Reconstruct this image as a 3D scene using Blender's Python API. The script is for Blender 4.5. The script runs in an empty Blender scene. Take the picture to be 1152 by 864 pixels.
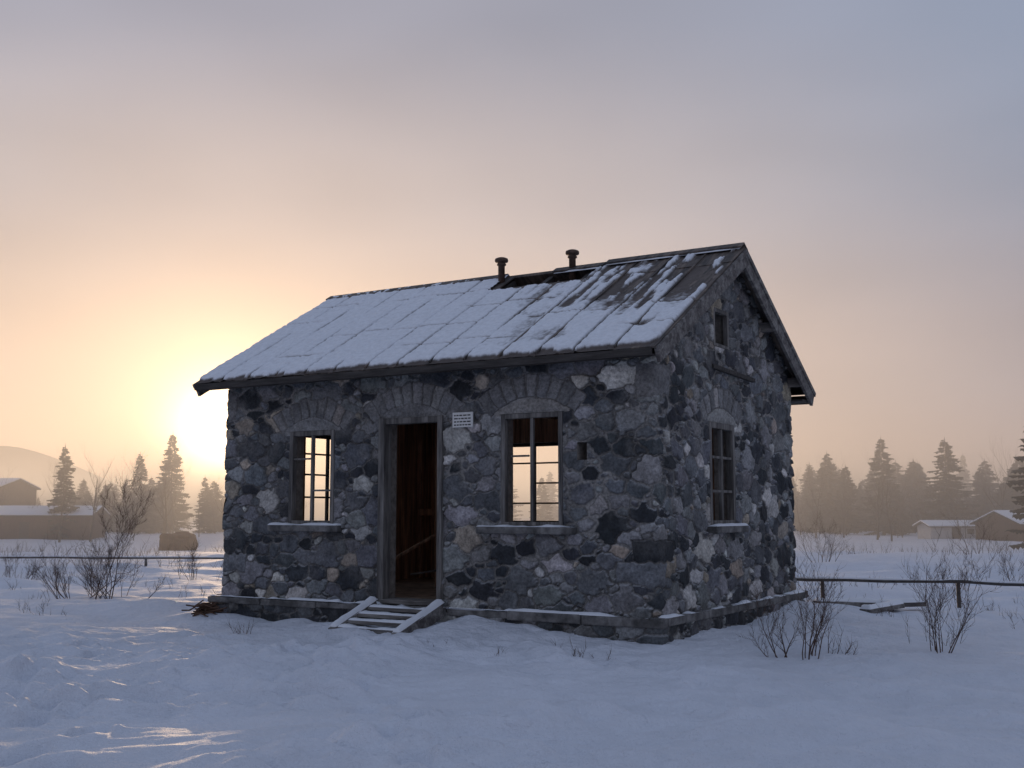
import bpy, math, random
import numpy as np
from mathutils import Vector, Matrix
random.seed(7); rng=np.random.default_rng(11)
S=bpy.context.scene
# ------------------------------------------------------------ noise
TAB=np.random.default_rng(3).random((256,256)).astype(np.float32)
def vn(x,y,s=0):
    x=np.asarray(x,dtype=np.float64)+s*17.3; y=np.asarray(y,dtype=np.float64)+s*9.7
    xi=np.floor(x).astype(int); yi=np.floor(y).astype(int)
    fx=x-xi; fy=y-yi; fx=fx*fx*(3-2*fx); fy=fy*fy*(3-2*fy)
    a=TAB[xi&255,yi&255]; b=TAB[(xi+1)&255,yi&255]; c=TAB[xi&255,(yi+1)&255]; d=TAB[(xi+1)&255,(yi+1)&255]
    return (a*(1-fx)+b*fx)*(1-fy)+(c*(1-fx)+d*fx)*fy
def fbm(x,y,o=4,s=0):
    t=0;a=.5;n=0
    for i in range(o):
        t=t+a*vn(x*2**i,y*2**i,s+i*3); n+=a; a*=.5
    return t/n
def sst(a,b,x):
    t=np.clip((x-a)/(b-a),0,1); return t*t*(3-2*t)
# ------------------------------------------------------------ materials
def mat(name,base,rough=.85,nscale=6,namt=.25,stretch=(1,1,1),bump=None,attr=None,col2=None,spec=.3,det=4):
    m=bpy.data.materials.new(name); m.use_nodes=True; nt=m.node_tree; N=nt.nodes; Lk=nt.links
    b=N['Principled BSDF']; b.inputs['Roughness'].default_value=rough
    b.inputs['Specular IOR Level'].default_value=spec
    tc=N.new('ShaderNodeTexCoord'); mp=N.new('ShaderNodeMapping'); mp.inputs['Scale'].default_value=stretch
    Lk.new(tc.outputs['Object'],mp.inputs['Vector'])
    no=N.new('ShaderNodeTexNoise'); no.inputs['Scale'].default_value=nscale; no.inputs['Detail'].default_value=det
    no.inputs['Roughness'].default_value=.65
    Lk.new(mp.outputs[0],no.inputs['Vector'])
    mr=N.new('ShaderNodeMapRange'); mr.inputs[1].default_value=.3; mr.inputs[2].default_value=.7
    mr.inputs[3].default_value=1-namt; mr.inputs[4].default_value=1+namt
    Lk.new(no.outputs['Fac'],mr.inputs[0])
    mul=N.new('ShaderNodeMix'); mul.data_type='RGBA'; mul.blend_type='MULTIPLY'; mul.inputs[0].default_value=1
    if attr:
        at=N.new('ShaderNodeAttribute'); at.attribute_name=attr; Lk.new(at.outputs['Color'],mul.inputs[6])
    elif col2:
        n2=N.new('ShaderNodeTexNoise'); n2.inputs['Scale'].default_value=nscale*.35; n2.inputs['Detail'].default_value=4
        Lk.new(mp.outputs[0],n2.inputs['Vector'])
        r2=N.new('ShaderNodeMapRange'); r2.inputs[1].default_value=.42; r2.inputs[2].default_value=.6; Lk.new(n2.outputs['Fac'],r2.inputs[0])
        mx=N.new('ShaderNodeMix'); mx.data_type='RGBA'; mx.inputs[6].default_value=(*base,1); mx.inputs[7].default_value=(*col2,1)
        Lk.new(r2.outputs[0],mx.inputs[0]); Lk.new(mx.outputs[2],mul.inputs[6])
    else: mul.inputs[6].default_value=(*base,1)
    Lk.new(mr.outputs[0],mul.inputs[7]); Lk.new(mul.outputs[2],b.inputs['Base Color'])
    if bump:
        bn=N.new('ShaderNodeTexNoise'); bn.inputs['Scale'].default_value=bump[0]; bn.inputs['Detail'].default_value=5
        bn.inputs['Roughness'].default_value=.7
        Lk.new(mp.outputs[0],bn.inputs['Vector'])
        bp=N.new('ShaderNodeBump'); bp.inputs['Strength'].default_value=bump[1]; bp.inputs['Distance'].default_value=bump[2]
        Lk.new(bn.outputs['Fac'],bp.inputs['Height']); Lk.new(bp.outputs[0],b.inputs['Normal'])
    return m
M_stone=mat('fieldstone',(.2,.2,.2),.8,34,.45,bump=(26,.9,.016),attr='col',spec=.35)
M_wood=mat('weathered_wood',(.11,.10,.097),.85,9,.5,(.35,3,3),bump=(14,.7,.01),col2=(.21,.20,.19))
M_woodz=mat('weathered_wood_upright',(.19,.18,.17),.85,9,.5,(4,4,.35),bump=(14,.7,.01),col2=(.10,.095,.09))
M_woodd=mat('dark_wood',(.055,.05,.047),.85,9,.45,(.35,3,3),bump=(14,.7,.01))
M_in=mat('interior_boards',(.46,.29,.19),.75,5,.5,(5,5,.4),bump=(10,.6,.01),col2=(.25,.15,.10))
M_inplain=mat('interior_floor',(.3,.22,.16),.9,5,.5,bump=(10,.6,.02))
M_reveal=mat('reveal_mortar',(.26,.24,.22),.95,14,.4,bump=(25,.8,.02))
M_snow=mat('snow',(.78,.81,.86),.6,3,.03,bump=(14,.35,.02),spec=.2)
M_snowr=mat('roof_snow_cover',(.8,.8,.8),.7,16,.10,bump=(22,.4,.015),attr='col',spec=.2)
M_snowg=mat('snow_ground',(.72,.755,.83),.6,1.5,.06,bump=(7,.8,.09),spec=.2)
M_roof=mat('roof_sheet',(.07,.062,.058),.7,10,.5,(3,.5,.5),bump=(18,.6,.01),col2=(.16,.13,.11))
M_rust=mat('rusty_pipe',(.10,.065,.05),.7,20,.5,bump=(30,.4,.01))
M_white=mat('sign_paint',(.7,.7,.68),.5,15,.08)
M_black=mat('sign_lettering',(.03,.03,.03),.6)
M_bark=mat('bark',(.07,.055,.045),.9,15,.4)
M_twig=mat('twig',(.095,.062,.05),.9,15,.4)
M_needle=mat('spruce_needles',(.045,.06,.05),.9,1.2,.5)
M_shed=mat('shed_boards',(.11,.065,.045),.9,2,.4,(6,6,.5))
M_shedw=mat('painted_boards',(.5,.5,.5),.8,3,.15)
M_hill=mat('hill_forest',(.06,.065,.07),.95,.05,.4)
M_ledge=mat('ledge_concrete',(.19,.185,.18),.9,10,.45,bump=(20,.8,.02),col2=(.09,.088,.086))
M_pipe=mat('rail_pipe',(.07,.065,.06),.6,12,.4)
# ------------------------------------------------------------ helpers
def mesh(name,V,F,m,parent=None,smooth=False,col=None,loc=None):
    me=bpy.data.meshes.new(name)
    V=np.asarray(V,dtype=np.float32).reshape(-1,3)
    if isinstance(F,np.ndarray):
        k=F.shape[1]; n=F.shape[0]
        me.vertices.add(len(V)); me.vertices.foreach_set('co',V.ravel())
        me.loops.add(n*k); me.loops.foreach_set('vertex_index',F.astype(np.int32).ravel())
        me.polygons.add(n); me.polygons.foreach_set('loop_start',np.arange(0,n*k,k,dtype=np.int32))
        me.update(calc_edges=True)
    else:
        me.from_pydata([tuple(map(float,v)) for v in V],[],F); me.update()
    me.validate()
    if smooth: me.polygons.foreach_set('use_smooth',[True]*len(me.polygons))
    if col is not None and len(me.vertices)==len(V):
        a=me.color_attributes.new('col','FLOAT_COLOR','POINT')
        c=np.ones((len(V),4),dtype=np.float32); c[:,:3]=col; a.data.foreach_set('color',c.ravel())
    me.materials.append(m)
    o=bpy.data.objects.new(name,me); S.collection.objects.link(o)
    if parent: o.parent=parent
    if loc: o.location=loc
    return o
def empty(name,loc=(0,0,0),rz=0):
    e=bpy.data.objects.new(name,None); S.collection.objects.link(e); e.location=loc; e.rotation_euler=(0,0,rz); e.empty_display_size=.2; return e
def bevel(o,w):
    b=o.modifiers.new('b','BEVEL'); b.width=w; b.segments=2; b.limit_method='ANGLE'
def box(name,lo,hi,m,parent=None,bv=.005):
    x0,y0,z0=lo;x1,y1,z1=hi
    V=[(x0,y0,z0),(x1,y0,z0),(x1,y1,z0),(x0,y1,z0),(x0,y0,z1),(x1,y0,z1),(x1,y1,z1),(x0,y1,z1)]
    F=[(0,3,2,1),(4,5,6,7),(0,1,5,4),(1,2,6,5),(2,3,7,6),(3,0,4,7)]
    o=mesh(name,V,F,m,parent)
    if bv: bevel(o,bv)
    return o
def beam(name,p0,p1,w,h,m,parent=None,bv=.005,up=(0,0,1)):
    p0=Vector(p0);p1=Vector(p1);d=(p1-p0).normalized();u=Vector(up)
    s=d.cross(u).normalized(); u=s.cross(d).normalized()
    V=[]
    for p in(p0,p1):
        for a,b in((-1,-1),(1,-1),(1,1),(-1,1)): V.append(p+s*(a*w/2)+u*(b*h/2))
    F=[(0,1,2,3),(7,6,5,4),(0,4,5,1),(1,5,6,2),(2,6,7,3),(3,7,4,0)]
    o=mesh(name,V,F,m,parent)
    if bv: bevel(o,bv)
    return o
def lathe(name,prof,n,m,parent=None,loc=(0,0,0)):
    V=[];F=[]
    for r,z in prof:
        for i in range(n):
            a=2*math.pi*i/n; V.append((loc[0]+r*math.cos(a),loc[1]+r*math.sin(a),loc[2]+z))
    for k in range(len(prof)-1):
        for i in range(n):
            j=(i+1)%n; F.append((k*n+i,k*n+j,(k+1)*n+j,(k+1)*n+i))
    F.append(tuple(range(n-1,-1,-1))); F.append(tuple((len(prof)-1)*n+i for i in range(n)))
    return mesh(name,V,F,m,parent,smooth=True)
# ------------------------------------------------------------ house frame
W=6.08;D=4.51;YR=2.25;TA=.575;ZR=4.24;OV=.4;GO=.2
RZ=math.radians(-31.5); HP=(1.457,11.7,.33)
house=empty('stone_house',HP,RZ)
PER=2*(W+D)
corners=np.array([0,W,W+D,2*W+D,PER])
def perim(u):
    u=np.asarray(u)%PER
    s=np.searchsorted(corners,u,side='right')-1; s=np.clip(s,0,3)
    a=u-corners[s]
    x=np.choose(s,[-W+a,0*a,-a,-W+0*a]); y=np.choose(s,[0*a,a,D+0*a,D-a])
    nx=np.choose(s,[0.,1.,0.,-1.]); ny=np.choose(s,[-1.,0.,1.,0.])
    nxt=(s+1)%4; prv=(s-1)%4
    NX=np.array([0.,1.,0.,-1.]);NY=np.array([-1.,0.,1.,0.])
    L=np.array([W,D,W,D])[s]; r=.07
    w1=np.clip(1-a/r,0,1); w2=np.clip(1-(L-a)/r,0,1)
    mx=nx+NX[prv]*w1+NX[nxt]*w2; my=ny+NY[prv]*w1+NY[nxt]*w2
    l=np.hypot(mx,my)
    cd=np.maximum(w1,w2)
    return x,y,mx/l,my/l,cd,s
def roofz(y): return ZR-TA*abs(y-YR)
OP=[dict(n='w1',u=(1.12,1.85),z=(.90,2.05),arch=.13,seg=0),
    dict(n='door',u=(2.595,3.435),z=(.02,2.12),arch=.16,seg=0),
    dict(n='w2',u=(4.233,5.017),z=(.90,2.13),arch=.15,seg=0),
    dict(n='niche',u=(5.19,5.31),z=(1.60,1.79),arch=0,seg=0),
    dict(n='w3',u=(W+1.47,W+2.27),z=(.90,2.08),arch=.15,seg=1),
    dict(n='attic',u=(W+1.66,W+2.15),z=(2.97,3.43),arch=0,seg=1),
    dict(n='w4',u=(W+D+3.50,W+D+4.48),z=(.88,2.10),arch=0,seg=2),
    dict(n='w5',u=(18.72,19.92),z=(.88,2.14),arch=0,seg=3)]
# ---- stones
def gen_seeds(u0,u1,z0,z1):
    P=np.zeros((0,2));R=np.zeros(0)
    for n,(ra,rb),k in((1300,(.13,.215),.95),(7000,(.085,.13),.86),(16000,(.045,.07),.90),(12000,(.024,.036),.98)):
        for i in range(n):
            p=np.array([rng.uniform(u0,u1),rng.uniform(z0,z1)]); r=rng.uniform(ra,rb)
            if len(R):
                d=np.hypot(P[:,0]-p[0],(P[:,1]-p[1])*1.45)
                if (d<k*(R+r)).any(): continue
            P=np.concatenate([P,p[None]]); R=np.append(R,r)
    return P,R
SP,SR=gen_seeds(-.3,PER*.52,-.3,4.35)
PAL=np.array([(.036,.040,.047),(.115,.122,.132),(.225,.227,.23),(.45,.44,.42),(.31,.265,.215)])
NID=12000
cat=rng.choice(5,NID,p=[.28,.31,.26,.10,.05])
SC=PAL[cat]*rng.uniform(.68,1.35,(NID,1))*rng.uniform(.96,1.04,(NID,3))
SH=rng.uniform(.010,.045,NID); SH[9000:]=SH[9000:]*.45; ST=rng.normal(0,.11,(NID,2))
qk=[0.0]
while qk[-1]<3.2: qk.append(qk[-1]+rng.uniform(.2,.36))
qk=np.array(qk)
def field(us,zs,zoff=0):
    nu,nz=len(us),len(zs)
    H=np.zeros((nu,nz));C=np.zeros((nu,nz,3))
    i=0
    while i<nu:
        j=min(nu,np.searchsorted(us,us[i]+.6)+1)
        k=0
        while k<nz:
            l=min(nz,np.searchsorted(zs,zs[k]+.6)+1)
            U,Z=np.meshgrid(us[i:j],zs[k:l],indexing='ij')
            Uw=U+.08*(fbm(U*4,Z*4,2,1)-.5)+.04*(vn(U*16,Z*16,4)-.5)
            Zw=Z+.08*(fbm(U*4,Z*4,2,7)-.5)+.04*(vn(U*16,Z*16,9)-.5)+zoff
            Us=np.where(Uw>W+D+.3,PER-Uw,Uw) if us[i]>W+D else Uw
            sel=np.where((SP[:,0]>Us.min()-.5)&(SP[:,0]<Us.max()+.5)&(SP[:,1]>Zw.min()-.5)&(SP[:,1]<Zw.max()+.5))[0]
            p=np.stack([Us.ravel(),Zw.ravel()],1)
            dd=np.hypot(p[:,None,0]-SP[sel][None,:,0],(p[:,None,1]-SP[sel][None,:,1])*1.45)/SR[sel][None]
            o=np.argpartition(dd,1,axis=1)[:,:2]; ar=np.arange(len(p))
            a=dd[ar,o[:,0]];b=dd[ar,o[:,1]]
            sw=a>b; o[sw]=o[sw][:,::-1]; F1=np.minimum(a,b);F2=np.maximum(a,b)
            i1=sel[o[:,0]];i2=sel[o[:,1]]
            e=(F2-F1)/(1/SR[i1]+1/SR[i2])
            tilt=ST[i1,0]*(p[:,0]-SP[i1,0])+ST[i1,1]*(p[:,1]-SP[i1,1])
            idd=i1.copy(); rad=SR[i1].copy()
            e=e.reshape(U.shape);idd=idd.reshape(U.shape);tilt=tilt.reshape(U.shape);rad=rad.reshape(U.shape)
            lighten=np.zeros(U.shape)
            if zoff==0:
                kq=np.clip(np.searchsorted(qk,Zw,side='right')-1,0,len(qk)-2)
                for cu in(W,0.):
                    par=((kq+(cu>0))%2)
                    Ll=np.where(par==0,.40,.20)+.08*TAB[kq,3]; Lr=np.where(par==0,.2,.38)+.08*TAB[kq,5]
                    q=(Uw>cu-Ll)&(Uw<cu+Lr)&(Zw<2.95)&(TAB[kq,9]>.35)
                    eq=np.minimum(np.minimum(Uw-(cu-Ll),cu+Lr-Uw),np.minimum(Zw-qk[kq],qk[kq+1]-Zw))
                    e=np.where(q,eq,e); idd=np.where(q,9000+kq,idd); tilt=np.where(q,0,tilt); rad=np.where(q,.15,rad)
                    lighten=np.where(q&(Zw>1.9),.65,lighten)
                for on,op in enumerate(OP):
                    if not op['arch']: continue
                    c=(op['u'][0]+op['u'][1])/2; hw=(op['u'][1]-op['u'][0])/2+.07; ri=op['arch']
                    R=(hw*hw+ri*ri)/(2*ri); zc=op['z'][1]+.02+ri-R
                    rr=np.hypot(U*.6+Uw*.4-c,Z*.6+Zw*.4-zc); th=np.arctan2(U*.5+Uw*.5-c,Z*.5+Zw*.5-zc)
                    tmax=math.asin(min(.99,(hw+.02)/R))*1.12
                    rt=R+.24+.05*vn(th*9,th*0,on)
                    inr=(rr>R)&(rr<rt)&(abs(th)<tmax)
                    nv=int(2*tmax*R/.12); tt=(th+tmax)/(2*tmax)*nv; kv=np.floor(tt)
                    ev=np.minimum(np.minimum(tt-kv,1-(tt-kv))*(2*tmax*R/nv),np.minimum(rr-R,rt-rr))
                    e=np.where(inr,ev,e); idd=np.where(inr,10000+on*40+kv.astype(int),idd)
                    tilt=np.where(inr,0,tilt); rad=np.where(inr,.06,rad); lighten=np.where(inr,.62,lighten)
                    ty=(rr<=R)&(Zw>op['z'][1]-.02)&(abs(Uw-c)<hw)
                    e=np.where(ty,.05,e); idd=np.where(ty,11900+on,idd); lighten=np.where(ty,.8,lighten); tilt=np.where(ty,0,tilt)
            smear=fbm(U*1.3,Z*1.3,3,21)
            mw=(.003+.014*sst(.45,.72,smear)+.007*vn(U*9,Z*9,2))*np.where(idd>=9000,.5,1)
            s=sst(mw,mw+.010,e)
            dome=np.sqrt(np.clip(e/np.maximum(rad,.03),0,1))
            h=s*(.004+SH[idd]*.45+.013*dome+np.clip(tilt,-.018,.018))+.008*(fbm(U*14,Z*14,3,5)-.5)*2
            col=SC[idd]*(1+.5*(fbm(U*11,Z*11,4,31)[...,None]-.5)*2)
            pale=np.array([.24,.238,.236])*(.65+.7*fbm(U*6,Z*6,3,41)[...,None])
            col=col*(1-lighten[...,None])+pale*lighten[...,None]
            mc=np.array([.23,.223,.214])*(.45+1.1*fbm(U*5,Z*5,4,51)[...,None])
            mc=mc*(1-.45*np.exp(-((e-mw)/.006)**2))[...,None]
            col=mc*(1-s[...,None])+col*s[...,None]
            sm=sst(.5,.72,fbm(U*3,Z*3,4,61))[...,None]*.4*(.5+.5*sst(.8,2.2,Z)[...,None])
            col=col*(1-sm)+mc*1.05*sm
            H[i:j,k:l]=h;C[i:j,k:l]=col
            if l>=nz:break
            k=l-1
        if j>=nu:break
        i=j-1
    gz_=-np.gradient(H,axis=1)/np.gradient(zs)[None,:]
    fr=(sst(.25,1.1,gz_)*.45*sst(.35,.6,fbm(us[:,None]*2.2,zs[None,:]*2.2,3,91)))[...,None]
    C=C*(1-fr)+np.array([.5,.52,.55])*fr
    return H,C
def lines(bps,res):
    bps=sorted(set(round(float(b),4) for b in bps)); out=[]
    for a,b in zip(bps[:-1],bps[1:]):
        r=res(a) if callable(res) else res
        n=max(1,int(round((b-a)/r))); out+=list(np.linspace(a,b,n,endpoint=False))
    return np.array(out+[bps[-1]])
us=lines([0,W,W+D,2*W+D,PER]+[v for o in OP for v in o['u']],lambda a:.0088 if a<W+D-.001 else .035)
zs=lines([-.03,2.95,4.2]+[v for o in OP for v in o['z']],.0088)
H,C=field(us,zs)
U,Z=np.meshgrid(us,zs,indexing='ij')
x,y,nx,ny,cd,sg=perim(U)
H=H-.03*cd**2
for o in OP:
    du=np.maximum(np.maximum(o['u'][0]-U,U-o['u'][1]),0);dz=np.maximum(np.maximum(o['z'][0]-Z,Z-o['z'][1]),0)
    dd=np.hypot(du,dz); k=sst(0,.03,dd); H=H*k+.012*(1-k)
lim=np.minimum(np.where((sg==1)|(sg==3),roofz(y)-.07,roofz(0)-.07),roofz(y)-.07)
Zc=np.minimum(Z,lim)
V=np.stack([x+nx*H,y+ny*H,Zc],-1)
nu,nz=U.shape
idx=np.arange(nu*nz).reshape(nu,nz)
F=np.stack([idx[:-1,:-1],idx[1:,:-1],idx[1:,1:],idx[:-1,1:]],-1)
uc=(us[:-1]+us[1:])/2;zc=(zs[:-1]+zs[1:])/2
UC,ZC=np.meshgrid(uc,zc,indexing='ij')
keep=np.ones(UC.shape,bool)
for o in OP: keep&=~((UC>o['u'][0])&(UC<o['u'][1])&(ZC>o['z'][0])&(ZC<o['z'][1]))
low=np.minimum(Z[:-1,:-1]-lim[:-1,:-1],Z[1:,:-1]-lim[1:,:-1]); keep&=(low<0)
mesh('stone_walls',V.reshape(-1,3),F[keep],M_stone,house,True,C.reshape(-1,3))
# plinth
up=lines([0,W,W+D,2*W+D,PER],lambda a:.011 if a<W+D-.001 else .05); zp=np.linspace(-.7,-.06,60)
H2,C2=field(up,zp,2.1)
U2,Z2=np.meshgrid(up,zp,indexing='ij'); x,y,nx,ny,cd,sg=perim(U2); cs=np.where(cd>0,1+.35*cd,1)
H2=(H2+.075)*cs
idx=np.arange(U2.size).reshape(U2.shape)
F=np.stack([idx[:-1,:-1],idx[1:,:-1],idx[1:,1:],idx[:-1,1:]],-1).reshape(-1,4)
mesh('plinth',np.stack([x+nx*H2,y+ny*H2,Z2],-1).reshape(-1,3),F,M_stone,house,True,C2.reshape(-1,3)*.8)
# ledge
e=.125
def ledge(n,lo,hi): return box(n,lo,hi,M_ledge,house,.014)
xb=[-W-e,-5.3,-4.4,-3.75,-2.5,-1.7,-.8,e]
for i in range(7): ledge('ledge_front_%d'%i,(xb[i]+.005,-e-rng.uniform(-.01,.014),-.095+rng.uniform(-.01,.01)),(xb[i+1]-.005,.02,rng.uniform(-.02,.004)))
yb=[.022,1.1,2.0,3.1,D-.022]
for i in range(4): ledge('ledge_right_%d'%i,(-.02,yb[i]+.004,-.095),(e+rng.uniform(-.01,.01),yb[i+1]-.004,rng.uniform(-.018,.003)))
ledge('ledge_back',(-W-e,D-.02,-.095),(e,D+e,0)); ledge('ledge_left',(-W-e,.022,-.095),(-W+.02,D-.022,0))
def upos(u,off):
    s=int(np.clip(np.searchsorted(corners,u,side='right')-1,0,3)); a=u-corners[s]
    p=[(-W+a,0),(0,a),(-a,D),(-W,D-a)][s]; n=[(0,-1),(1,0),(0,1),(-1,0)][s]
    return (p[0]+n[0]*off,p[1]+n[1]*off)
TH=.24
rv=[];rf=[]
def quad(p):
    b=len(rv); rv.extend(p); rf.append((b,b+1,b+2,b+3))
for o in OP:
    (a,b),(c,d)=o['u'],o['z']; a+=1e-4;b-=1e-4
    dep=TH+.01 if o['n']!='niche' else .2
    A=upos(a,.012);B=upos(b,.012);A2=upos(a,-dep);B2=upos(b,-dep)
    quad([(*A,c),(*A2,c),(*A2,d),(*A,d)]);quad([(*B,c),(*B,d),(*B2,d),(*B2,c)])
    quad([(*A,c),(*B,c),(*B2,c),(*A2,c)]);quad([(*A,d),(*A2,d),(*B2,d),(*B,d)])
    if o['n']=='niche': quad([(*A2,c),(*B2,c),(*B2,d),(*A2,d)])
mesh('window_reveals',rv,rf,M_reveal,house)
rv=[];rf=[]
for s in range(4):
    ops=[o for o in OP if o['seg']==s and o['n'] not in('niche','attic')]
    ub=sorted([corners[s]+TH-.001,corners[s+1]-TH+.001]+[v for o in ops for v in o['u']]); zb=sorted(set([-.02,2.6]+[v for o in ops for v in o['z']]))
    for a,b in zip(ub[:-1],ub[1:]):
        for c,d in zip(zb[:-1],zb[1:]):
            if d-c<1e-6 or any(o['u'][0]-1e-3<(a+b)/2<o['u'][1] and o['z'][0]<(c+d)/2<o['z'][1] for o in ops): continue
            A=upos(a+1e-6,-TH);B=upos(b-1e-6,-TH); quad([(*A,c),(*A,d),(*B,d),(*B,c)])
mesh('interior_walls',rv,rf,M_in,house)
box('floor',(-W+.1,.1,-.3),(-.1,D-.1,.03),M_inplain,house,0)
for i in range(12):
    a=-W+TH-.05+i*.47
    if i in(4,9): continue
    box('ceiling_%d'%i,(a,TH-.1,2.56),(a+.46,D-TH+.1,2.6),M_in,house,0)
for i in range(6): box('joist_%d'%i,(-W+.6+i*.95,TH-.05,2.44),(-W+.68+i*.95,D-TH+.05,2.555),M_in,house,0)
box('partition_post',(-4.3,2.2,.03),(-4.2,2.3,2.43),M_in,house)
for i in range(4): box('stud_%d'%i,(-4.9-.31*i,3.9,.03),(-4.84-.31*i,3.97,2.43),M_in,house)
beam('partition_rail',(-5.8,3.88,1.05),(-4.5,3.88,1.05),.05,.1,M_in,house)
beam('fallen_board',(-5.2,1.4,.05),(-4.3,2.4,.8),.14,.03,M_in,house)
for i in range(9):
    px=rng.uniform(-4.6,-2.6);py=rng.uniform(.5,2.2); a=rng.uniform(0,3)
    beam('debris_%d'%i,(px,py,.06+.02*i),(px+.6*math.cos(a),py+.6*math.sin(a),.07+.03*i),.1,.025,M_wood,house)
def frame(nm,u0,u1,z0,z1,off,m,th=.06,dp=.07,mull=1,bars=(),bw=.022,mw=.04):
    def bx(n,ua,ub,za,zb,d=dp,oo=0):
        A=upos(ua,off+oo);B=upos(ub,off+oo-d)
        lo=(min(A[0],B[0]),min(A[1],B[1]),za);hi=(max(A[0],B[0]),max(A[1],B[1]),zb)
        return box(nm+n,lo,hi,m,house,.004)
    bx('_jamb_l',u0+.003,u0+th,z0+.003,z1-.003);bx('_jamb_r',u1-th,u1-.003,z0+.003,z1-.003)
    bx('_head',u0+th+.001,u1-th-.001,z1-th,z1-.003);bx('_bottom',u0+th+.001,u1-th-.001,z0+.003,z0+th*.8)
    for k in range(mull):
        cc=u0+(u1-u0)*(k+1)/(mull+1); bx('_mullion%d'%k,cc-mw/2,cc+mw/2,z0+th*.8+.001,z1-th-.001,.045,-.01)
    for k,(f,ua,ub) in enumerate(bars):
        zz=z0+(z1-z0)*f; bx('_bar%d'%k,u0+th+(u1-u0-2*th)*ua,u0+th+(u1-u0-2*th)*ub,zz-bw/2,zz+bw/2,.025,-.02)
frame('window_a',1.12,1.85,.90,2.05,.02,M_woodz,.06,.08,1,[(.7,0,.5),(.36,.5,1)],.022,.035)
frame('window_b',4.233,5.017,.90,2.13,.02,M_woodz,.055,.08,1,[(.62,.1,.44)],.022,.035)
frame('window_c',W+1.47,W+2.27,.90,2.08,.02,M_woodz,.07,.09,1,[(.66,0,1),(.33,0,1)],.03,.05)
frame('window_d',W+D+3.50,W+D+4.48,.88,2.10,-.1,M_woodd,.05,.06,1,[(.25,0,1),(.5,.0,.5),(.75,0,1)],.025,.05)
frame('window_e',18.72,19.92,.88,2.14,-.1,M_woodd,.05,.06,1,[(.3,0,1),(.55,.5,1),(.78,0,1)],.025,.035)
frame('attic_window',W+1.66,W+2.15,2.97,3.43,.02,M_woodz,.05,.06,0)
x0,x1=-3.485,-2.645
box('door_jamb_l',(x0-.045,-.055,.0),(x0+.045,.09,2.15),M_woodz,house);box('door_jamb_r',(x1-.035,-.055,.0),(x1+.03,.09,2.15),M_woodz,house)
box('door_header',(x0+.046,-.045,2.08),(x1-.036,.09,2.148),M_woodz,house)
box('door_threshold',(x0+.046,-.10,.003),(x1-.036,.23,.05),M_wood,house)
for i,(a,b,z) in enumerate(((-5.2,-4.08,.895),(-2.1,-.9,.895))):
    box('sill_%d'%i,(a,-.13,z-.08),(b,.02,z),M_ledge,house,.012)
box('sill_right',(-.02,1.36,.815),(.13,2.38,.895),M_ledge,house,.012)
def snowstrip(nm,x0,x1,y0,y1,z,th,parent,seed=0,res=.02,thr=.0):
    nx_=max(3,int((x1-x0)/res)+1);ny_=max(4,int((y1-y0)/res)+1)
    X,Y=np.meshgrid(np.linspace(x0,x1,nx_),np.linspace(y0,y1,ny_),indexing='ij')
    ed=np.minimum(np.minimum(X-x0,x1-X),np.minimum(Y-y0,y1-Y)); k=np.sqrt(np.clip(ed/.03,0,1))
    T=(th*(.5+fbm(X*5,Y*5,3,seed))-thr*sst(.4,.7,fbm(X*3,Y*3,3,seed+5)))*k-.008
    idx=np.arange(X.size).reshape(X.shape)
    F=np.stack([idx[:-1,:-1],idx[1:,:-1],idx[1:,1:],idx[:-1,1:]],-1).reshape(-1,4)
    return mesh(nm,np.stack([X,Y,z+T],-1).reshape(-1,3),F,M_snow,parent,True)
snowstrip('ledge_snow_front',-W-.12,.12,-.125,-.03,.0,.028,house,1,thr=.045)
snowstrip('ledge_snow_right',.02,.125,.0,D,.0,.03,house,2,thr=.035)
snowstrip('sill_snow_a',-5.2,-4.08,-.13,-.005,.9,.03,house,3,thr=.02);snowstrip('sill_snow_b',-2.1,-.9,-.13,-.005,.9,.03,house,4,thr=.02)
snowstrip('sill_snow_c',.01,.13,1.36,2.38,.9,.03,house,6,thr=.01)
# ------------------------------------------------------------ roof
A=math.atan(TA);cA,sA=math.cos(A),math.sin(A);SL=(YR+OV)/cA
def rp(x,s,n): return (x,YR-s*cA-n*sA,ZR-s*sA+n*cA)
X0,X1=-W-GO,GO
ncol=14;cw=(X1-X0)/ncol;rows=[0,.5,1.75,SL]
for c in range(ncol):
    for r in range(3):
        a=X0+c*cw;b=a+cw
        if r==0 and -3.05<(a+b)/2<-1.75: continue
        s0=rows[r]+.0;s1=rows[r+1]+(.06 if r<2 else rng.uniform(-.03,.03))
        n=-.03+(.0 if r==2 else .006*(2-r)); j=rng.uniform(-.004,.006,4)
        V=[rp(a+.003,s0,n+j[0]),rp(b+.008,s0,n+j[1]+.008),rp(b+.008,s1,n+j[2]+.012),rp(a+.003,s1,n+j[3]+.004)]
        V+=[(q[0],q[1]+.018*sA,q[2]-.018*cA) for q in V]
        mesh('roof_sheet_%d_%d'%(c,r),V,[(0,3,2,1),(4,5,6,7),(0,1,5,4),(1,2,6,5),(2,3,7,6),(3,0,4,7)],M_roof,house)
    if c>0:
        st=.52 if -3.1<X0+c*cw<-1.7 else .02
        beam('roof_rib_%d'%c,rp(X0+c*cw+.005,st,-.012),rp(X0+c*cw+.005+rng.uniform(-.01,.01),SL-.03,-.008),.022,.03,M_roof,house,.003)
for i in range(11):
    xx=-W+.03+i*(W-.1)/10
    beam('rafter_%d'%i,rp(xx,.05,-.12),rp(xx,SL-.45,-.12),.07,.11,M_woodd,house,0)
def brp(x,s,n): return (x,YR+s*cA+n*sA,ZR-s*sA+n*cA)
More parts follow.
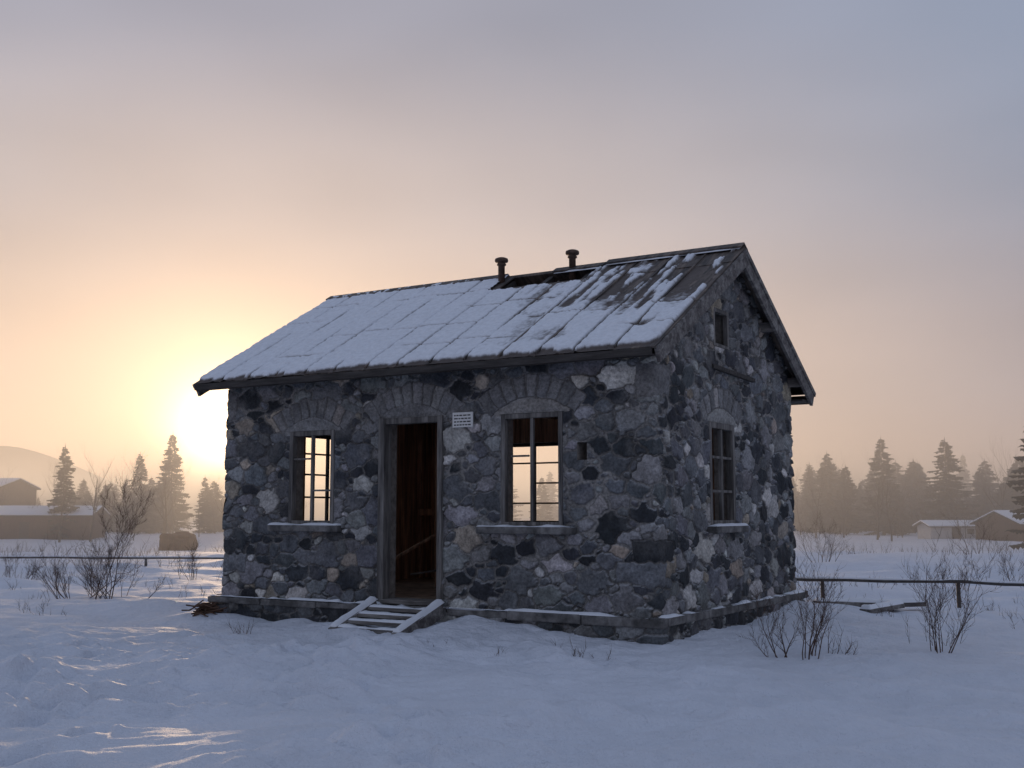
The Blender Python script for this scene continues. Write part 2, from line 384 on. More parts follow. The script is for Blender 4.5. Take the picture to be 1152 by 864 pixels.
V=[brp(X0,0,-.005),brp(X1,0,-.005),brp(X1,SL,-.005),brp(X0,SL,-.005),brp(X0,0,-.05),brp(X1,0,-.05),brp(X1,SL,-.05),brp(X0,SL,-.05)]
mesh('roof_back',V,[(0,1,2,3),(7,6,5,4),(0,4,5,1),(1,5,6,2),(2,6,7,3),(3,7,4,0)],M_roof,house)
for sx,xx in(('r',X1),('l',X0)):
    sg_=1 if sx=='r' else -1
    beam('rake_front_'+sx,rp(xx,-.0,-.14),rp(xx,SL,-.12),.04,.17,M_wood,house)
    beam('rake_back_'+sx,brp(xx,.02,-.152),brp(xx,SL,-.152),.042,.19,M_wood,house)
    beam('rake_strip_front_'+sx,rp(xx+sg_*.022,-.0,-.06),rp(xx+sg_*.022,SL+.01,-.06),.03,.06,M_wood,house)
    beam('rake_strip_back_'+sx,brp(xx+sg_*.022,.02,-.06),brp(xx+sg_*.022,SL+.01,-.06),.03,.06,M_wood,house)
    for k,yy in enumerate((.1,1.15,2.25,3.35,D-.1)):
        z=roofz(yy)-.2-(.05 if yy==2.25 else 0)
        beam('purlin_%s_%d'%(sx,k),(xx-sg_*.025,yy,z),(xx-sg_*.45,yy,z),.1,.12,M_wood,house)
ye=-OV
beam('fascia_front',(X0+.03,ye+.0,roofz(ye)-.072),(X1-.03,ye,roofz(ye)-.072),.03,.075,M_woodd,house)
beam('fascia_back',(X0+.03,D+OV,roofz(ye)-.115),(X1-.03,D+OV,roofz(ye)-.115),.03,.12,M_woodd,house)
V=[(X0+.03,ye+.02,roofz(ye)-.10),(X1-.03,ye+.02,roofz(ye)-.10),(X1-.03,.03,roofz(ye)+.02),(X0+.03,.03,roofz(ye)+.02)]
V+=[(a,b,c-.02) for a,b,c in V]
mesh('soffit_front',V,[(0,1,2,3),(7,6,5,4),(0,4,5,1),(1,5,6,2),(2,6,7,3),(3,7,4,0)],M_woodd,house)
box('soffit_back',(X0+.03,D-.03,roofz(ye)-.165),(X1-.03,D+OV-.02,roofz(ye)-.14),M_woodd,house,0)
for i,(a,b,dz) in enumerate(((-1.62,.2,.02),(-2.4,-1.66,-.005),(-6.28,-3.15,.004))):
    beam('ridge_cap_f%d'%i,(a,YR-.055,ZR-.012+dz),(b,YR-.055,ZR-.012+dz),.13,.018,M_roof,house,0,up=(0,-sA,cA))
    beam('ridge_cap_b%d'%i,(a,YR+.06,ZR-.012+dz),(b,YR+.06,ZR-.012+dz),.13,.018,M_roof,house,0,up=(0,sA,cA))
    s_=snowstrip('ridge_snow_%d'%i,a+.02,b-.02,YR-.13,YR+.02,0,.022,house,60+i,thr=.02)
    s_.rotation_euler=(A,0,0); s_.location=(0,YR-(YR*cA)-.006,ZR-(YR*sA)+.002+dz)
xs=np.arange(X0,X1+.001,.013);ss=np.arange(0.0,SL+.02,.014)
X,SS=np.meshgrid(xs,ss,indexing='ij')
n1=fbm(X*1.1,SS*.9,4,71);n2=fbm(X*9,SS*1.3,4,72);n3=fbm(X*20,SS*20,3,73)
right=sst(-3.2,-.3,X); up=sst(2.6,.3,SS)
cov=1.10+.35*(n1-.5)+.30*(n3-.5)
cov-=1.6*sst(.50,.66,.6*n2+.4*n1+.09)*right*(.15+.85*up)
cov-=.6*sst(.52,.7,fbm(X*3,SS*2.2,4,75))*(.3+.7*right)
# sheets with less hold for snow: brown boards show through
pc=np.floor((X-X0)/cw).astype(int); pr=np.where(SS<.56,0,np.where(SS<1.81,1,2))
thin=TAB[(pc*7+3)&255,(pr*11+5)&255]
cov-=.55*(thin>.62)*right*sst(.35,.6,fbm(X*5,SS*5,4,97))*up
ph=(X-X0)/cw; dseam=abs(ph-np.round(ph))*cw; ks=np.round(ph)
sw=vn(ks*3.1,SS*1.5,76)
cov-=(.30+.95*sst(.2,.65,sw+.35*right))*sst(.028,.006,dseam)
for rr in(.56,1.18,1.81,2.45):
    off=.05*(TAB[np.floor(ph).astype(int)&255,7]-.5)*2
    cov-=.9*sst(.022,.004,abs(SS-rr-off))*sst(.45,.7,vn(X*1.4,SS*0+rr*5,77))
cov-=1.2*sst(SL-.12,SL-.01,SS+.18*(fbm(X*9,SS*2,3,78)-.5))
ed=np.minimum(X-X0,X1-X); cov-=1.5*sst(.05,.0,ed)
cov=np.clip(cov,-.2,1.25)
T=-.012+.036*cov+.010*(n3-.5)*cov
hole=(X>-3.12)&(X<-1.72)&(SS<.58+.08*vn(X*6,SS*0,3))
Vv=np.stack([X,YR-SS*cA-T*sA,ZR-SS*sA+T*cA],-1).reshape(-1,3)
fr=sst(.18,.75,cov+.25*(fbm(X*35,SS*35,2,79)-.5))[...,None]
col=np.array([.11,.092,.083])*(.7+.6*n2[...,None])*(1-fr)+np.array([.78,.81,.86])*fr
idx=np.arange(X.size).reshape(X.shape)
F=np.stack([idx[:-1,:-1],idx[1:,:-1],idx[1:,1:],idx[:-1,1:]],-1)
kk=~(hole[:-1,:-1]|hole[1:,1:])
mesh('roof_snow',Vv,F[kk],M_snowr,house,True,col.reshape(-1,3))
V=[brp(X0+.05,.05,.02),brp(X1-.05,.05,.02),brp(X1-.05,SL-.05,.02),brp(X0+.05,SL-.05,.02),brp(X0+.03,.03,-.004),brp(X1-.03,.03,-.004),brp(X1-.03,SL-.03,-.004),brp(X0+.03,SL-.03,-.004)]
mesh('roof_snow_back',V,[(0,1,2,3),(0,4,5,1),(1,5,6,2),(2,6,7,3),(3,7,4,0)],M_snow,house)
prof=[(.045,0),(.045,.30),(.062,.305),(.062,.325),(.05,.33),(.05,.345),(.085,.35),(.092,.37),(.085,.395),(.05,.41),(.01,.413)]
lathe('vent_pipe_a',prof,20,M_rust,house,(-3.13,2.05,4.04));lathe('vent_pipe_b',prof,20,M_rust,house,(-2.14,2.22,4.06))
beam('gable_bracket',(.03,1.55,2.72),(.10,2.75,2.66),.05,.05,M_woodd,house)
# ------------------------------------------------------------ sign
sign=empty('wall_sign',HP,RZ)
box('plate',(-2.449,-.085,2.0),(-2.174,-.07,2.17),M_white,sign,.003)
for i in range(4):
    zz=2.142-.036*i; xx=-2.425
    while xx<-2.21:
        w=rng.uniform(.02,.05); box('text_%d'%i,(xx,-.087,zz-.014),(min(xx+w,-2.2),-.0855,zz),M_black,sign,0); xx+=w+.012
# ------------------------------------------------------------ steps
steps=empty('wooden_steps',HP,RZ)
xl,xr=-3.48,-2.55
for nm,xx,ye_ in(('stringer_l',xl,-.90),('stringer_r',xr,-.98)):
    beam(nm,(xx,-.16,-.02),(xx+.02,ye_,-.29),.10,.16,M_wood,steps)
    L2=(-.16-ye_)/2/math.cos(.31)
    s_=snowstrip(nm+'_snow',-.052,.052,-L2,L2,0,.045,steps,8)
    s_.location=(xx+.01,(-.16+ye_)/2,-.073); s_.rotation_euler=(math.atan2(.27,-.16-ye_),0,0)
for i in range(4):
    yy=-.27-.18*i; zz=-.02-.06*i
    box('tread_%d'%i,(xl+.055,yy-.08,zz-.04),(xr-.055,yy+.05,zz),M_wood,steps,.004)
    snowstrip('tread_snow_%d'%i,xl+.06,xr-.06,yy-.075,yy+.045,zz,.035,steps,10+i,thr=.012)
# ------------------------------------------------------------ ground
ci,si=math.cos(RZ),math.sin(RZ)
def hloc(x,y):
    dx=x-HP[0];dy=y-HP[1]; return dx*ci+dy*si,-dx*si+dy*ci
FP=[]
fr_=random.Random(12)
for (pa,pb,n_) in (((-.6,5.8),(-1.9,11.4),12),((-4.6,6.2),(-3.9,11.5),9),((-2.6,5.8),(-3.4,8.6),7)):
    for i in range(n_):
        f=i/(n_-1); FP.append((pa[0]+(pb[0]-pa[0])*f+(.12 if i%2 else -.12)+.25*math.sin(f*4)+fr_.gauss(0,.04),pa[1]+(pb[1]-pa[1])*f+fr_.gauss(0,.05)))
def G(x,y):
    x=np.asarray(x,float);y=np.asarray(y,float)
    g=-1.2*sst(26,85,y)+.16*(fbm(x*.25,y*.25,3,81)-.5)*sst(3,8,y)*2
    g=g+.20*(fbm(x*.55+y*.3,y*.9,4,82)-.5)*(1+.7*sst(14,25,y))
    lx,ly=hloc(x,y)
    d=np.hypot(np.maximum(np.maximum(-W-lx,lx),0),np.maximum(np.maximum(-ly,ly-D),0))
    g=g+.20*np.exp(-(d/.75)**2)*(fbm(lx*1.1,ly*1.1,2,84)-.2)
    g=g+.10*sst(-.5,3.5,ly)*sst(0,3,x)*np.exp(-(d/2.5)**2)
    left=sst(2.8,-1.5,x-(y-8)*.1)
    m=sst(.28,.5,fbm(x*.6,y*.6,2,87))*(.35+.65*left)*sst(16,9,y)
    cr=fbm(x*2.2+.8*y,y*3.4,4,85); cr2=fbm(x*7,y*8,3,86)
    g=g+m*(.20*abs(cr-.5)*2+.05*(cr2-.3))
    rp_=fbm(x*1.2+y*.6,y*4.5-x*.8,3,89); g=g+.04*(rp_-.5)*2*sst(17,9,y)*(.5+.5*left)
    g=g+.05*(fbm(x*2.2,y*2.2,3,88)-.5)*sst(40,12,y)
    for px,py in FP:
        q=((x-px)/.10)**2+((y-py)/.20)**2
        g=g-.09*np.exp(-q*q)+.025*np.exp(-(np.sqrt(q)-1.45)**2*6)
    return g
def grow_(a,b,st,f):
    o=[a]
    while o[-1]<b: o.append(o[-1]+st); st*=f
    return o
dx=np.arange(-8,8.001,.04); gx=np.array(grow_(8.05,1600,.05,1.07)); xs=np.concatenate([-gx[::-1],dx,gx])
ys=np.concatenate([-np.array(grow_(0,60,.5,1.2))[::-1],np.arange(.5,5,.25),np.arange(5,16,.03),np.array(grow_(16,2500,.05,1.025))])
X,Y=np.meshgrid(xs,ys,indexing='ij')
Zg=G(X,Y)
far=sst(90,200,Y); Zg=Zg*(1-far)+far*-1.2
idx=np.arange(X.size).reshape(X.shape)
F=np.stack([idx[:-1,:-1],idx[1:,:-1],idx[1:,1:],idx[:-1,1:]],-1).reshape(-1,4)
mesh('snow_ground',np.stack([X,Y,Zg],-1).reshape(-1,3),F,M_snowg,None,True)
def gz(x,y): return float(G(np.array([x]),np.array([y]))[0])
# ------------------------------------------------------------ plants
class TB:
    def __init__(s): s.V=[];s.F=[]
    def tube(s,P,R,n=4):
        b=len(s.V)
        for k,(p,r) in enumerate(zip(P,R)):
            d=(P[min(k+1,len(P)-1)]-P[max(k-1,0)])
            d=d.normalized() if d.length>1e-6 else Vector((0,0,1))
            q=d.cross(Vector((.31,.9,.2))).normalized(); w=d.cross(q)
            for i in range(n):
                a=2*math.pi*i/n; s.V.append(p+q*(r*math.cos(a))+w*(r*math.sin(a)))
        for k in range(len(P)-1):
            for i in range(n):
                j=(i+1)%n; s.F.append((b+k*n+i,b+k*n+j,b+(k+1)*n+j,b+(k+1)*n+i))
    def grow(s,p,d,L,r,dep,up=.15,wob=.22,nb=5):
        n=6;P=[p.copy()];R=[r];q=p.copy();d=d.normalized()
        for i in range(n):
            d=(d+Vector((random.gauss(0,wob),random.gauss(0,wob),random.gauss(0,wob)+up))*.5).normalized()
            q=q+d*(L/n);P.append(q.copy());R.append(r*(1-.75*(i+1)/n))
            if dep>0 and i>0:
                for _ in range(1 if random.random()<.35 else nb//3+1 if i>1 else 1):
                    a=Vector((random.gauss(0,1),random.gauss(0,1),random.gauss(.3,.5))).normalized()
                    s.grow(q,(d*.9+a*.8),L*random.uniform(.3,.55),max(R[-1]*.6,.0018),dep-1,up,wob,nb)
        s.tube(P,R,4 if dep>1 else 3)
def shrub(name,x,y,h,stems,spread,dep=2,seed=0,r=.012,m=M_twig,lean=(0,0),base=.12):
    random.seed(seed);t=TB()
    for i in range(stems):
        a=random.uniform(0,6.28);sp=random.random()*spread
        d=Vector((math.cos(a)*sp+lean[0],math.sin(a)*sp+lean[1],1))
        hh=h*random.uniform(.45,1) if i else h
        t.grow(Vector((math.cos(a)*base*random.random(),math.sin(a)*base*random.random(),-.08)),d,hh,r*random.uniform(.6,1),dep)
    return mesh(name,t.V,t.F,m,None,loc=(x,y,gz(x,y)))
shrub('bare_shrub',-6.3,18.0,1.45,3,.4,3,1,.014)
shrub('bare_shrub',-6.75,18.2,.85,18,1.6,2,2,.010,base=.45)
shrub('bare_shrub',-6.2,18.4,.8,13,1.3,2,12,.009,base=.45)
shrub('bare_shrub',4.28,11.7,.92,9,.5,2,3,.007)
shrub('bare_shrub',4.5,12.3,.4,6,.9,1,13,.005,base=.3)
shrub('bare_shrub',2.62,11.35,.55,5,.7,2,4,.010,lean=(-.3,0))
shrub('bare_shrub',2.92,11.3,.75,8,.9,2,5,.009,lean=(.4,0))
shrub('bare_shrub',3.2,11.5,.35,6,.9,1,25,.007,lean=(.8,0))
shrub('bare_shrub',-6.6,24,.7,8,.9,2,6,.008,base=.3)
shrub('bare_shrub',-10.2,24,.5,10,1.2,2,7,.008,base=.4)
shrub('bare_shrub',8.3,31,1.2,9,.8,2,8,.010,base=.3)
shrub('bare_shrub',10.6,24,.6,9,1,2,9,.008,base=.4)
shrub('bare_shrub',7.6,20,.5,8,.9,2,10,.007,base=.3)
shrub('bare_shrub',6.3,14.2,.35,8,1.1,1,28,.005,base=.3)
shrub('bare_shrub',15.5,38,1.2,10,1,2,29,.012,base=.5)
shrub('bare_shrub',.62,10.95,.22,9,1,1,11,.004)
shrub('bare_shrub',.85,11.0,.16,7,1,1,31,.004)
shrub('bare_shrub',-.2,10.7,.14,7,1.2,1,14,.003)
shrub('bare_shrub',-2.95,12.7,.22,8,.8,1,15,.003)
shrub('bare_shrub',-.75,11.2,.12,6,1.2,1,16,.003)
random.seed(5);t=TB()
for i in range(320):
    y=random.choice([random.uniform(14,24),random.uniform(20,60),random.uniform(30,75)])
    x=random.uniform(-.62,.62)*y
    lx,ly=hloc(x,y)
    if -W-.6<lx<.6 and -1.8<ly<D+.3: continue
    if y<16 and abs(x)<4.5: continue
    if x<0 and y<24 and random.random()<.5: continue
    z=gz(x,y); big=min(1.9,y/24)
    for k in range(random.randint(5,12)):
        d=Vector((random.gauss(0,.5),random.gauss(0,.5),1)); L=random.uniform(.08,.30)*big
        t.grow(Vector((x+random.gauss(0,.25)*big,y+random.gauss(0,.25)*big,z-.03)),d,L,.004*big,1 if k%2 else 0)
mesh('dry_grass',t.V,t.F,M_twig,None)
# ------------------------------------------------------------ spruces
def spruce(h,Rb,seed):
    r=random.Random(seed);V=[];F=[]
    def tri(a,b,c): 
        k=len(V);V.extend([a,b,c]);F.append((k,k+1,k+2))
    z=h*.06
    while z<h*.985:
        f=z/h; Rr=Rb*(1-f)**.85*(.8+.4*r.random())+.08
        nb=r.randint(6,9)
        for k in range(nb):
            a=r.uniform(0,6.28);L=Rr*r.uniform(.55,1.12);ca,sa=math.cos(a),math.sin(a)
            ns=max(3,int(L/.22)); dr=r.uniform(.15,.45); z0=z+r.uniform(-.15,.15)
            for j in range(ns):
                q=(j+.3)/ns; cx,cy=ca*L*q,sa*L*q; cz=z0-dr*L*q+.18*L*q*q
                sw=(.16+.24*(1-q))*min(1,L)*r.uniform(.7,1.3)+.06; ln=L/ns*1.7+.1
                for sd in(-1,1):
                    tx,ty=cx+ca*ln-sa*sw*sd,cy+sa*ln+ca*sw*sd
                    tri(Vector((cx,cy,cz+.03)),Vector((tx,ty,cz-r.uniform(.02,.2))),Vector((cx+ca*ln*.9,cy+sa*ln*.9,cz-.03)))
                tri(Vector((cx,cy,cz)),Vector((cx+ca*ln,cy+sa*ln,cz-.02)),Vector((cx+ca*ln*.5+r.gauss(0,.05),cy+sa*ln*.5,cz-r.uniform(.12,.35))))
        z+=h*.03*r.uniform(.8,1.3)*(1-.4*f)
    for k in range(5):
        a=k*1.2566;b=a+1.2566;rr=.02*h
        tri(Vector((rr*math.cos(a),rr*math.sin(a),-.3)),Vector((rr*math.cos(b),rr*math.sin(b),-.3)),Vector((0,0,h)))
        tri(Vector((.06*math.cos(a),.06*math.sin(a),h*.95)),Vector((.06*math.cos(b),.06*math.sin(b),h*.95)),Vector((0,0,h*1.03)))
    return np.array([tuple(v) for v in V]),np.array(F)
TPL=[spruce(10,1.7+.4*k,20+k) for k in range(5)]
def bare(seed,h):
    random.seed(seed);t=TB();t.grow(Vector((0,0,-.2)),Vector((0,0,1)),h,.13,3,.22,.16,3)
    return np.array([tuple(v) for v in t.V]),t.F
def place(tpl,x,y,z,s,rz,w=1):
    V,F=tpl; c,n=math.cos(rz),math.sin(rz)
    return np.stack([(V[:,0]*c-V[:,1]*n)*s*w+x,(V[:,0]*n+V[:,1]*c)*s*w+y,V[:,2]*s+z],1)
def single(x,y,h,k,w=1):
    V,F=TPL[k]; mesh('spruce_tree',place(TPL[k],0,0,0,h/10,x,w),F,M_needle,None,loc=(x,y,gz(x,y) if y<90 else -1.2))
single(-43,110,9.0,1,.95);single(-41.6,140,12.2,2,.9);single(42,130,11,2);single(48.5,128,10.8,3,1.1);single(38,138,9.8,4,.9);single(-45.5,140,9.8,3,.8)
single(33.3,72,10.4,1,1.05)
r=random.Random(4);AV=[];AF=[];n=0
def addf(x,y,h,w=1):
    global n
    tp=TPL[r.randrange(5)];v=place(tp,x,y,-1.2,h/10,r.uniform(0,6),w);AV.append(v);AF.append(tp[1]+n);n+=len(v)
for i in range(190):
    y=r.uniform(150,230);x=r.uniform(-190,190)
    az=math.degrees(math.atan2(x,y))
    h=r.uniform(4.5,9.5)*y/150
    if -21<az<-8: h*=.62
    if az<=-21: h*=.42
    addf(x,y,h,r.uniform(.8,1.3))
for i in range(120):
    y=r.uniform(132,175);x=y*math.tan(math.radians(r.uniform(13.5,32))); addf(x,y,r.choice([r.uniform(3.5,6.5),r.uniform(4.5,7.5),r.uniform(6.5,10.5)]),r.uniform(.9,1.5))
for i in range(26):
    y=r.uniform(140,170);x=y*math.tan(math.radians(r.uniform(-21,-13.2))); addf(x,y,r.uniform(4,7.5),r.uniform(.8,1.4))
mesh('distant_spruce_forest',np.concatenate(AV),np.concatenate(AF),M_needle)
BT=[bare(50+k,7) for k in range(3)]
BV=[];BF=[];n=0
for i in range(80):
    y=r.uniform(100,150);a=r.choice([r.uniform(13,29),r.uniform(-23,-13),r.uniform(-45,45)])
    x=y*math.tan(math.radians(a));tp=BT[r.randrange(3)];v=place(tp,x,y,-1.2,r.uniform(.4,.95),r.uniform(0,6));BV.append(v);BF+=[tuple(q+n for q in f) for f in tp[1]];n+=len(v)
mesh('distant_bare_trees',np.concatenate(BV),BF,M_bark)
# ------------------------------------------------------------ hill
az=np.radians(np.linspace(-60,60,240))
V=[];F=[]
prof=34*sst(math.radians(-16),math.radians(-24),az)*(1-.25*sst(math.radians(-26),math.radians(-50),az))+10+5*(fbm(az*14,az*0,3,5)-.5)+14*sst(math.radians(20),math.radians(50),az)
for k,(rr,f) in enumerate(((640,0),(700,.75),(760,1),(900,.6),(1100,0))):
    for a,h in zip(az,prof): V.append((rr*math.sin(a),rr*math.cos(a),-2+h*f))
n=len(az)
for k in range(4):
    for i in range(n-1): F.append((k*n+i,k*n+i+1,(k+1)*n+i+1,(k+1)*n+i))
mesh('distant_hill',V,F,M_hill,None,True)
# ------------------------------------------------------------ outbuildings
def shed(name,x,y,w,d,hw,hr,m,rz=0,door=True):
    e=empty(name,(x,y,-1.25),rz)
    V=[(-w/2,-d/2,0),(w/2,-d/2,0),(w/2,d/2,0),(-w/2,d/2,0),(-w/2,-d/2,hw),(w/2,-d/2,hw),(w/2,d/2,hw),(-w/2,d/2,hw),(-w/2,0,hr),(w/2,0,hr)]
    mesh('walls',V,[(0,1,5,4),(2,3,7,6),(1,2,6,9,5),(3,0,4,8,7)],m,e)
    o=.35
    for sg in(-1,1):
        sl=(hr-hw)/(d/2); y1=sg*(d/2+o);z1=hw-sl*o
        Vr=[(-w/2-o,0,hr+.02),(w/2+o,0,hr+.02),(w/2+o,y1,z1+.02),(-w/2-o,y1,z1+.02)]
        Vt=[(a,b,c+.10) for a,b,c in Vr]
        mesh('roof_snow',Vr+Vt,[(0,1,2,3),(4,5,6,7),(0,1,5,4),(1,2,6,5),(2,3,7,6),(3,0,4,7)],M_snow,e)
        Vb=[(a,b,c-.1) for a,b,c in Vr]; Vr2=[(a,b,c-.005) for a,b,c in Vr]
        mesh('roof',Vr2+Vb,[(0,1,2,3),(4,5,6,7),(0,1,5,4),(1,2,6,5),(2,3,7,6),(3,0,4,7)],M_woodd,e)
    if door:
        box('door',(-.45,-d/2-.04,0),(.45,-d/2-.003,min(1.7,hw-.15)),M_woodd,e);box('window',(w*.22,-d/2-.04,hw*.4),(w*.22+.7,-d/2-.003,hw*.4+.5),M_black,e)
    return e
shed('wooden_shed',-46.5,112,12,6,2.4,3.15,M_shed,math.radians(6))
shed('barn',-62.5,132,12,8,5.4,6.4,M_shed,math.radians(-8))
shed('wooden_shed',46.8,105,7,5,1.7,2.7,M_shed,math.radians(25))
shed('cabin',42.5,112,5,3,1.35,1.75,M_shedw,math.radians(5))
import bmesh
bo=bpy.data.meshes.new('boulder')
bm=bmesh.new();bmesh.ops.create_icosphere(bm,subdivisions=4,radius=1)
for v in bm.verts:
    c=v.co; k=max(abs(c.x),abs(c.y),abs(c.z))**-.5; q=float(fbm(np.array(c.x*2+5),np.array(c.y*2+c.z*1.7+3),3,9))
    v.co=Vector((c.x*1.2,c.y*1,c.z*.8))*(k*(.8+.4*q))
bm.to_mesh(bo);bm.free();bo.materials.append(M_shed)
b_=bpy.data.objects.new('boulder',bo);S.collection.objects.link(b_);b_.location=(-22.0,76,-.75)
# ------------------------------------------------------------ rails
def rail(name,a,b,n_,h,m,r=.02,posts=4):
    e=empty(name); za=gz(*a)+h;zb=gz(*b)+h
    A_=Vector((a[0],a[1],za));B_=Vector((b[0],b[1],zb))
    t=TB(); Q=[A_.lerp(B_,k/n_)+Vector((0,0,random.gauss(0,.006))) for k in range(n_+1)]
    t.tube(Q,[r]*(n_+1),8); mesh('rail',t.V,t.F,m,e,True)
    for i in range(posts):
        f=(i+.4)/posts; p=A_.lerp(B_,f); z=gz(p.x,p.y)
        t=TB(); t.tube([Vector((p.x,p.y+r*1.6,z-.2)),Vector((p.x,p.y+r*1.6,p.z+.03))],[r*1.2]*2,8); mesh('post_%d'%i,t.V,t.F,m,e,True)
    s_=[A_.lerp(B_,k/n_)+Vector((0,0,r*.75)) for k in range(n_+1)]
    t=TB(); t.tube(s_,[r*.75]*(n_+1),6); mesh('rail_snow',t.V,t.F,M_snow,e,True)
rail('pipe_rail',(3.9,17.4),(11,14.9),14,.32,M_pipe,.024,4)
rail('pole_rail',(-20,30.5),(-6.5,28.6),16,.28,M_wood,.028,3)
pl=empty('plank_pile')
for i,(x,y,a,L) in enumerate(((4.7,15.9,.3,1.2),(4.95,15.5,.75,.9),(5.2,16.0,.1,1.0))):
    c,s2=math.cos(a),math.sin(a)
    za=gz(x-L/2*c,y-L/2*s2);zb=gz(x+L/2*c,y+L/2*s2)+.05+.02*i
    beam('plank_%d'%i,(x-L/2*c,y-L/2*s2,za),(x+L/2*c,y+L/2*s2,zb),.16,.06,M_wood,pl)
    sn=snowstrip('plank_snow_%d'%i,-L/2,L/2,-.078,.078,0,.05,pl,30+i);sn.location=(x,y,(za+zb)/2+.035);sn.rotation_euler=(0,-math.atan2(zb-za,L),a)
bp=empty('brush_pile')
random.seed(9)
t=TB()
for i in range(60):
    a=random.gauss(.25,.6);x=-3.85+random.gauss(0,.08);y=14.75+random.gauss(0,.10);L=random.uniform(.12,.30);z=gz(x,y)+random.uniform(0,.10)
    t.tube([Vector((x-L/2*math.cos(a),y-L/2*math.sin(a),z)),Vector((x,y,z+random.uniform(-.02,.05))),Vector((x+L/2*math.cos(a),y+L/2*math.sin(a),z+random.uniform(-.03,.06)))],[.010,.011,.007],4)
mesh('sticks',t.V,t.F,M_shed,bp)
# ------------------------------------------------------------ fog
def fogbox(nm,lo,hi,dens,g,colr):
    m=bpy.data.materials.new(nm);m.use_nodes=True;nt=m.node_tree;nt.nodes.clear()
    o=nt.nodes.new('ShaderNodeOutputMaterial');v=nt.nodes.new('ShaderNodeVolumeScatter')
    v.inputs['Density'].default_value=dens;v.inputs['Anisotropy'].default_value=g;v.inputs['Color'].default_value=(*colr,1)
    nt.links.new(v.outputs[0],o.inputs['Volume'])
    return box(nm,lo,hi,m,None,0)
fogbox('fog',(-500,26,-4),(500,620,13),.0062,.5,(.98,.97,.975))
# ------------------------------------------------------------ world + sun
SAZ=math.radians(-14.0);SEL=math.radians(3.6)
sd=Vector((math.sin(SAZ)*math.cos(SEL),math.cos(SAZ)*math.cos(SEL),math.sin(SEL)))
w=bpy.data.worlds.new('World');S.world=w;w.use_nodes=True;nt=w.node_tree;N=nt.nodes;L=nt.links;N.clear()
out=N.new('ShaderNodeOutputWorld');bg=N.new('ShaderNodeBackground');L.new(bg.outputs[0],out.inputs[0])
tc=N.new('ShaderNodeTexCoord');nrm=N.new('ShaderNodeVectorMath');nrm.operation='NORMALIZE';L.new(tc.outputs['Generated'],nrm.inputs[0])
dot=N.new('ShaderNodeVectorMath');dot.operation='DOT_PRODUCT';L.new(nrm.outputs[0],dot.inputs[0]);dot.inputs[1].default_value=sd
sep=N.new('ShaderNodeSeparateXYZ');L.new(nrm.outputs[0],sep.inputs[0])
def ramp(stops):
    r=N.new('ShaderNodeValToRGB');cr=r.color_ramp;cr.interpolation='EASE'
    while len(cr.elements)<len(stops): cr.elements.new(.5)
    for e_,(p,c) in zip(cr.elements,stops): e_.position=p;e_.color=(*c,1)
    L.new(sep.outputs['Z'],r.inputs[0]);return r
rA=ramp([(0,(.35,.295,.335)),(.12,(.33,.31,.36)),(.30,(.27,.31,.41)),(1,(.25,.30,.43))])
rB=ramp([(0,(.76,.53,.385)),(.12,(.69,.535,.45)),(.27,(.50,.445,.45)),(.42,(.39,.38,.44)),(1,(.27,.32,.44))])
f=N.new('ShaderNodeMapRange');f.interpolation_type='SMOOTHSTEP';f.inputs[1].default_value=.70;f.inputs[2].default_value=1.0;L.new(dot.outputs['Value'],f.inputs[0])
mx=N.new('ShaderNodeMix');mx.data_type='RGBA';L.new(f.outputs[0],mx.inputs[0]);L.new(rA.outputs[0],mx.inputs[6]);L.new(rB.outputs[0],mx.inputs[7])
mp=N.new('ShaderNodeMapping');mp.inputs['Scale'].default_value=(1.2,1.2,3.2);L.new(nrm.outputs[0],mp.inputs[0])
no=N.new('ShaderNodeTexNoise');no.inputs['Scale'].default_value=2.2;no.inputs['Detail'].default_value=2;L.new(mp.outputs[0],no.inputs['Vector'])
mr=N.new('ShaderNodeMapRange');mr.inputs[1].default_value=.3;mr.inputs[2].default_value=.7;mr.inputs[3].default_value=.91;mr.inputs[4].default_value=1.09;L.new(no.outputs['Fac'],mr.inputs[0])
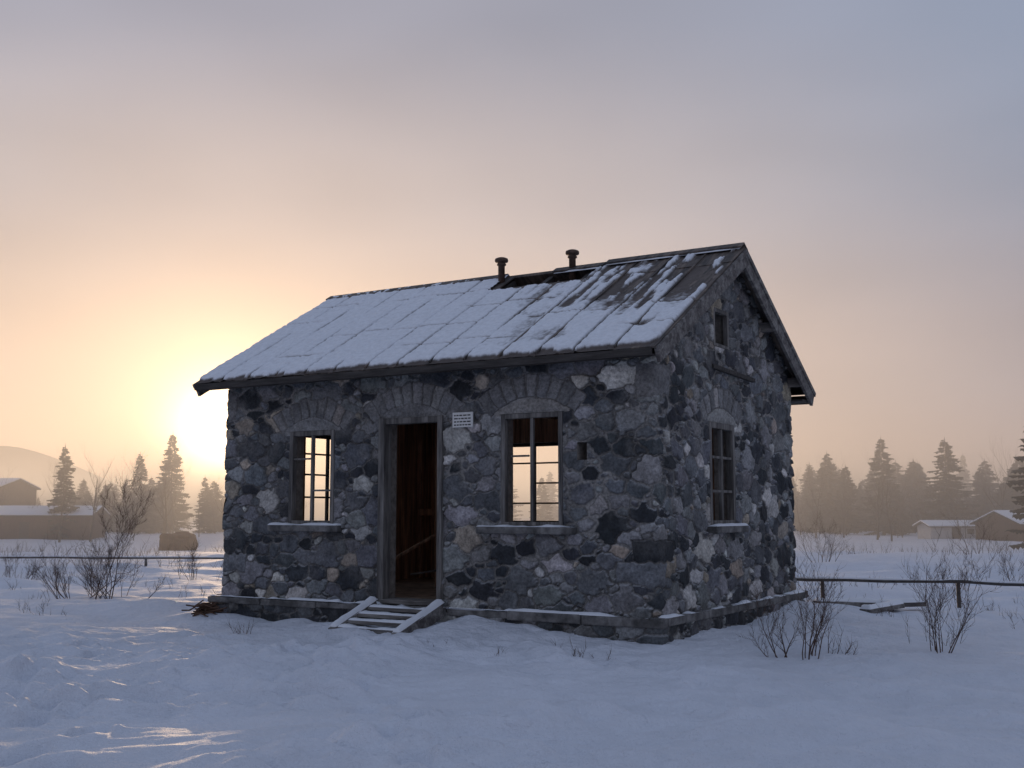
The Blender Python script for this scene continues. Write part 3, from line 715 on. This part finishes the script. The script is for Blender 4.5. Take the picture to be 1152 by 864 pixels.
ml=N.new('ShaderNodeMix');ml.data_type='RGBA';ml.blend_type='MULTIPLY';ml.inputs[0].default_value=1;L.new(mx.outputs[2],ml.inputs[6]);L.new(mr.outputs[0],ml.inputs[7])
cur=ml.outputs[2]
mxm=N.new('ShaderNodeMath');mxm.operation='MAXIMUM';mxm.inputs[1].default_value=0;L.new(dot.outputs['Value'],mxm.inputs[0])
for pw,c in((1500,(4.6,3.6,2.4)),(260,(1.0,.68,.38)),(45,(.19,.11,.045))):
    p=N.new('ShaderNodeMath');p.operation='POWER';L.new(mxm.outputs[0],p.inputs[0]);p.inputs[1].default_value=pw
    s_=N.new('ShaderNodeVectorMath');s_.operation='SCALE';s_.inputs[0].default_value=c;L.new(p.outputs[0],s_.inputs['Scale'])
    a_=N.new('ShaderNodeVectorMath');a_.operation='ADD';L.new(cur,a_.inputs[0]);L.new(s_.outputs[0],a_.inputs[1]);cur=a_.outputs[0]
sky=N.new('ShaderNodeTexSky');sky.sky_type='NISHITA';sky.sun_disc=False;sky.sun_elevation=SEL;sky.sun_rotation=SAZ;sky.dust_density=3
sc=N.new('ShaderNodeVectorMath');sc.operation='SCALE';sc.inputs['Scale'].default_value=.005;L.new(sky.outputs[0],sc.inputs[0])
a_=N.new('ShaderNodeVectorMath');a_.operation='ADD';L.new(cur,a_.inputs[0]);L.new(sc.outputs[0],a_.inputs[1])
L.new(a_.outputs[0],bg.inputs[0]);bg.inputs[1].default_value=1.0
sl=bpy.data.lights.new('sun','SUN');sl.energy=3.4;sl.angle=math.radians(2.5);sl.color=(1,.68,.40)
so=bpy.data.objects.new('sun',sl);S.collection.objects.link(so);so.rotation_euler=(-sd).to_track_quat('-Z','Y').to_euler();so.location=(0,0,30)
# ------------------------------------------------------------ camera
cd_=bpy.data.cameras.new('camera');cam=bpy.data.objects.new('camera',cd_);S.collection.objects.link(cam)
cam.location=(0,0,1.38);cam.rotation_euler=(math.radians(96.4),0,0);cd_.sensor_width=36;cd_.lens=40.16;cd_.clip_end=5000;cd_.clip_start=.05
S.camera=cam
S.view_settings.view_transform='Standard';S.view_settings.look='None';S.view_settings.exposure=0
